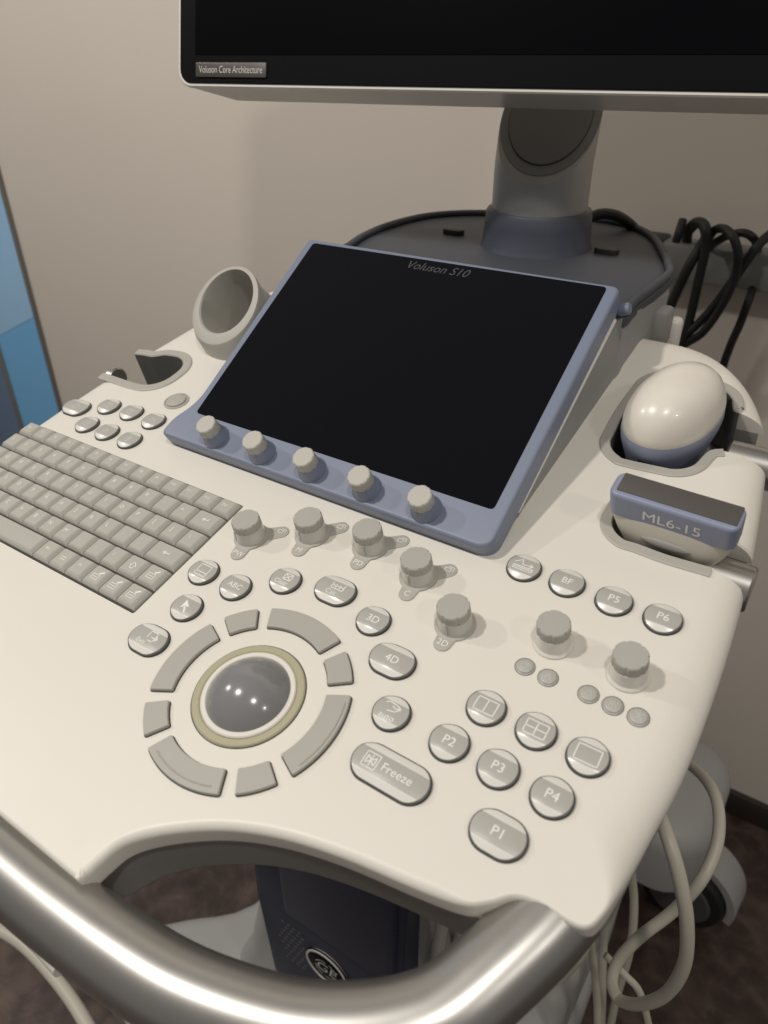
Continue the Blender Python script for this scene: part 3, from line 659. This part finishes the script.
# round emblem and vent holes on the column front
EM = T(on_y(327, 968, .0195)) @ Matrix.Rotation(radians(90), 4, 'X')
em = add('emblem', lathe([(.001, 0), (.027, 0), (.027, .001), (.026, .0014), (.001, .0014)], 40), BLACKPL, machine, EM)
add('emblem_ring', annulus(.0232, .0256, .0022, .0002), INKMID, em, EM)
lb = bmesh.new(); legend_bm(lb, [('t', 'GE', .021, 0, .0005, .2), ('l', [(-.012, .006), (-.006, .012), (0, .013)], .0012), ('l', [(.012, -.006), (.006, -.012), (0, -.013)], .0012), ('l', [(.013, .002), (.011, .009), (.005, .0125)], .0012), ('l', [(-.013, -.002), (-.011, -.009), (-.005, -.0125)], .0012)], .0021)
add('emblem_letters', flat(lb, 'print'), INKMID, em, EM)
bm = bmesh.new()
for i in range(6):
    for j in range(9):
        x = -.032 - i * .0072 + (j % 2) * .0036; y = .034 - j * .0085
        if x < -.062 + .004 * abs(j - 4) * .5: continue
        vv = [bm.verts.new((x + .0016 * cos(a * pi / 4), y + .0016 * sin(a * pi / 4), .0016)) for a in range(8)]; bm.faces.new(vv)
add('vent_holes', flat(bm, 'vents'), INKDARK, machine, EM, kind='stuff')

# ================================================================== PROBES
def loft(levels, n=48, pw=2.0, name='loft', mi=None):
    bm = bmesh.new(); rings = []
    for a, b, z, ox, oy in levels:
        rings.append([(ox + a * math.copysign(abs(cos(2 * pi * t / n)) ** (2 / pw), cos(2 * pi * t / n)), oy + b * math.copysign(abs(sin(2 * pi * t / n)) ** (2 / pw), sin(2 * pi * t / n)), z) for t in range(n)])
    rings_mesh(bm, rings); return finish(bm, name, 40)
P1 = PANEL @ T((.2075, .190, -.0045)) @ Matrix.Diagonal((1.05, 1.05, 1.03, 1)) @ Rz(-10) @ Matrix.Rotation(radians(-4), 4, 'X')
pr = add('volume_probe', None, [], F=P1, label='egg-shaped white ultrasound probe with lavender rim resting in the rear holder', cat='probe')
dome = [(.0236, .0372, .010, 0, 0), (.0246, .0385, .0125, 0, 0), (.0244, .0382, .017, 0, 0), (.0233, .0368, .0225, 0, 0), (.0208, .0335, .0285, 0, 0), (.017, .028, .0335, 0, 0), (.012, .0205, .037, 0, 0), (.0065, .0115, .039, 0, 0), (.0008, .0014, .0397, 0, 0)]
add('dome', loft(dome, 64, 2.12), PROBEWHITE, pr, P1)
add('collar', loft([(.016, .024, -.045, 0, 0), (.0185, .029, -.02, 0, 0), (.0215, .034, -.006, 0, 0), (.0242, .0378, .004, 0, 0), (.0249, .0388, .010, 0, 0), (.0245, .0384, .0122, 0, 0), (.02, .03, .0123, 0, 0)], 64, 2.12), LAV, pr, P1)
add('orientation_mark', box(-.0008, -.0372, -.0005, .0028, -.0335, .0018, .0005), BLACKRUB, pr, P1)
P2 = PANEL @ T((.2375, .0985, .007)) @ Rz(-1.5) @ Matrix.Rotation(radians(8), 4, 'X')
lp = add('linear_probe', None, [], F=P2, label='flat ultrasound probe with lettered blue head and dark lens strip in the front holder', cat='probe')
add('head', slab(rrect(-.0325, -.010, .0325, .0072, .0050, 6), .0072, .0250, .0022, .002, 5), LAV, lp, P2, weighted=True)
add('lens', slab(rrect(-.0290, -.0066, .0308, .0058, .0008, 3), .0242, .0256, .0003, 0, 2), WINDOW, lp, P2)
add('grip', loft([(.016, .009, -.05, 0, 0), (.0185, .0105, -.03, 0, 0), (.0235, .0115, -.014, 0, -.0008), (.0285, .0108, -.004, 0, -.0008), (.0316, .0098, .005, 0, -.0010), (.0319, .0088, .010, 0, -.0012)], 56, 4), PROBECREAM, lp, P2)
bm = bmesh.new(); bmesh.ops.create_uvsphere(bm, u_segments=24, v_segments=12, radius=1)
for v in bm.verts: v.co = Vector((v.co.x * .0135, v.co.y * .0020 - .0112, v.co.z * .0030 - .0018))
add('finger_groove', finish(bm, 'groove'), MIDGREY, lp, P2)
lb = bmesh.new(); legend_bm(lb, [('t', 'ML6-15', .0098, 0, 0)], 0); add('head_print', flat(lb, 'print'), INK, lp, P2 @ T((.0012, -.01012, .0152)) @ Matrix.Rotation(radians(90), 4, 'X'))

# ================================================================== CORDS
def cord(name, pts, r, m, label, cat, group=None, k=8):
    add(name, tube(smooth(pts, k), r, 12, name), m, label=label, cat=cat, group=group)
def py(*L): return [on_y(u, v, y) for u, v, y in L]
cord('probe_cord', py((640, 735, .22), (668, 752, .2), (694, 768, .17), (712, 789, .14), (719, 815, .12), (716, 848, .10), (700, 882, .08), (672, 912, .07), (640, 937, .055), (619, 960, .045), (612, 982, .035), (620, 1000, .03), (642, 1004, .022), (667, 993, .018), (684, 965, .015), (687, 925, .015), (680, 880, .02), (668, 838, .03), (655, 806, .05), (640, 785, .08)), .0040, CORD, 'cream probe cord hanging in a big loop beside the panel edge', 'cord')
cord('probe_cord', py((612, 860, .2), (606, 905, .19), (603, 950, .18), (602, 1000, .17), (600, 1060, .16)), .0042, CORD, 'cream cord hanging straight down behind the big cord loop', 'cord')
cord('probe_cord', py((628, 850, .24), (634, 900, .23), (630, 950, .22), (616, 1000, .21), (606, 1050, .2)), .0042, CORD, 'cream cord bowing out next to the straight hanging cord', 'cord')
cord('probe_cord', py((600, 915, .12), (591, 935, .11), (580, 958, .10), (562, 977, .095), (545, 984, .09), (520, 983, .10), (490, 960, .12)), .0036, CORD, 'thin cream cord curving under the silver handle end', 'cord')
cord('probe_cord', py((585, 905, .15), (592, 950, .14), (597, 1000, .13), (598, 1050, .12)), .0036, CORD, 'thin cream cord dropping from behind the handle end', 'cord')
cord('probe_cord', py((605, 955, .10), (625, 975, .10), (640, 993, .10), (650, 1030, .10)), .0030, CORD, 'thin cream cord branching off below the big cord loop', 'cord')
cord('probe_cord', py((455, 880, .02), (444, 915, .03), (438, 945, .04), (433, 975, .05), (430, 1010, .06)), .0055, CORD, 'cream cord inside the handle opening beside the dark column', 'cord')
cord('probe_cord', py((478, 893, .05), (462, 915, .06), (456, 945, .07), (440, 980, .08)), .0045, CORD, 'cream cord inside the handle opening, farther from the dark column', 'cord')
g = lambda u, v, z: on_z(u, v, z)
cord('floor_cord', [g(-30, 920, .3), g(0, 930, .3), g(25, 946, .3), g(50, 972, .3), g(75, 1005, .3), g(98, 1045, .3)], .0075, CORD, 'thick cream cord over the brown floor beside the handle', 'cord')
cord('floor_cord', [g(-20, 888, .35), g(0, 906, .35), g(22, 928, .36), g(60, 970, .38)], .0075, WHITEPL, 'short white cord end tucked against the silver handle', 'cord')
cord('floor_cord', [g(110, 1000, .3), g(122, 1010, .3), g(135, 1030, .3)], .004, CORD, 'thin cream cord under the silver handle', 'cord')

BK = 'black mains cables looped on the wall rail'
yb = .735
def bl(pts): return [on_y(u, v, yb + d) for u, v, d in pts]
cord('mains_cable', bl([(660, 330, -.02), (674, 298, -.02), (686, 272, -.02), (697, 252, -.015), (706, 236, 0), (702, 224, .0), (695, 223, .01), (688, 232, .02), (686, 250, .05)]), .0062, BLACKRUB, 'thick black cable rising beside the shelf and hooked over the rail', 'cable', BK)
cord('mains_cable', bl([(690, 230, .02), (699, 222, 0), (706, 228, -.02), (706, 246, -.02), (701, 270, -.02), (696, 292, -.02), (690, 318, -.02), (682, 345, -.02), (672, 365, 0)]), .0056, BLACKRUB, 'black cable hanging straight from the rail in the first narrow loop', 'cable', BK)
cord('mains_cable', bl([(709, 238, .03), (715, 230, .0), (724, 229, -.02), (733, 237, -.035), (738, 254, -.035), (736, 274, -.03), (728, 294, -.03), (716, 315, -.03), (702, 333, -.03), (687, 343, -.02), (672, 352, 0)]), .0052, BLACKRUB, 'black cable in the wide loop bulging away from the shelf', 'cable', BK)
cord('mains_cable', bl([(708, 249, .03), (716, 242, .0), (730, 235, -.01), (744, 233, -.015), (754, 239, -.01), (758, 250, .03)]), .0048, BLACKRUB, 'short black cable arch lying over the top of the rail', 'cable', BK)
cord('mains_cable', bl([(790, 222, 0), (768, 236, -.01), (756, 248, -.02), (744, 265, -.025), (730, 285, -.025), (716, 304, -.02), (700, 322, -.02), (684, 336, -.02), (668, 345, 0)]), .0056, BLACKRUB, 'black cable crossing slantwise down in front of the rail', 'cable', BK)
cord('mains_cable', bl([(758, 262, .07), (755, 276, .06), (752, 290, .02), (748, 302, 0), (740, 324, 0), (731, 344, 0), (722, 370, 0), (712, 410, 0)]), .0050, BLACKRUB, 'single black cable dropping straight below the rail', 'cable', BK)
cord('mains_cable', bl([(676, 242, 0), (679, 232, 0), (683, 220, .01)]), .0052, BLACKRUB, 'short black cable end sticking up above the rail', 'cable', BK)
cord('monitor_cable', [on_y(586, 219, .44), on_y(600, 214, .45), on_y(614, 215, .46), on_y(626, 221, .47), on_y(636, 230, .48)], .0048, BLACKRUB, 'black cable arching over the shelf edge behind the monitor neck', 'cable')

# ================================================================== WALL THINGS
rl = add('wall_rail', box(-.006, WY - .045, .931, 1.2, WY - .001, .977, .006), RAILG, label='grey horizontal rail fixed to the wall with black cables over it', cat='rail')
add('end_cap', box(-.0105, WY - .047, .928, .038, WY - .0005, .980, .006), BLUEDARK, rl)
bp = add('blue_wall_panel', None, [], F=T((-1.65, WY, 0)), label='two-tone blue panel in grey trim standing against the beige wall', cat='panel')
def yslab(pts, y0, y1):
    bm = bmesh.new(); rings_mesh(bm, [[(x, yy, z) for x, z in pts] for yy in (y1, y0)]); return finish(bm, 'board')
yb0 = WY - .006
add('upper_board', yslab([(-2.3, 2.2), (-1.516, 2.2), (-1.516, .600), (-1.725, .5085), (-2.3, .257)], yb0, WY - .001), BLUEL, bp)
add('lower_board', yslab([(-1.725, .507), (-1.516, .5985), (-1.516, .002), (-1.725, .002)], yb0, WY - .001), BLUED, bp)
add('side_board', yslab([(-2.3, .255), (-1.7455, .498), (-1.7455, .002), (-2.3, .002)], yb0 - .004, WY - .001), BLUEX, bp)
add('trim', box(-1.516, WY - .009, .001, -1.502, WY - .001, 2.22, .003), FRAMEG, bp)
add('trim', box(-1.745, WY - .012, .001, -1.726, WY - .001, .518, .003), FRAMEG, bp)
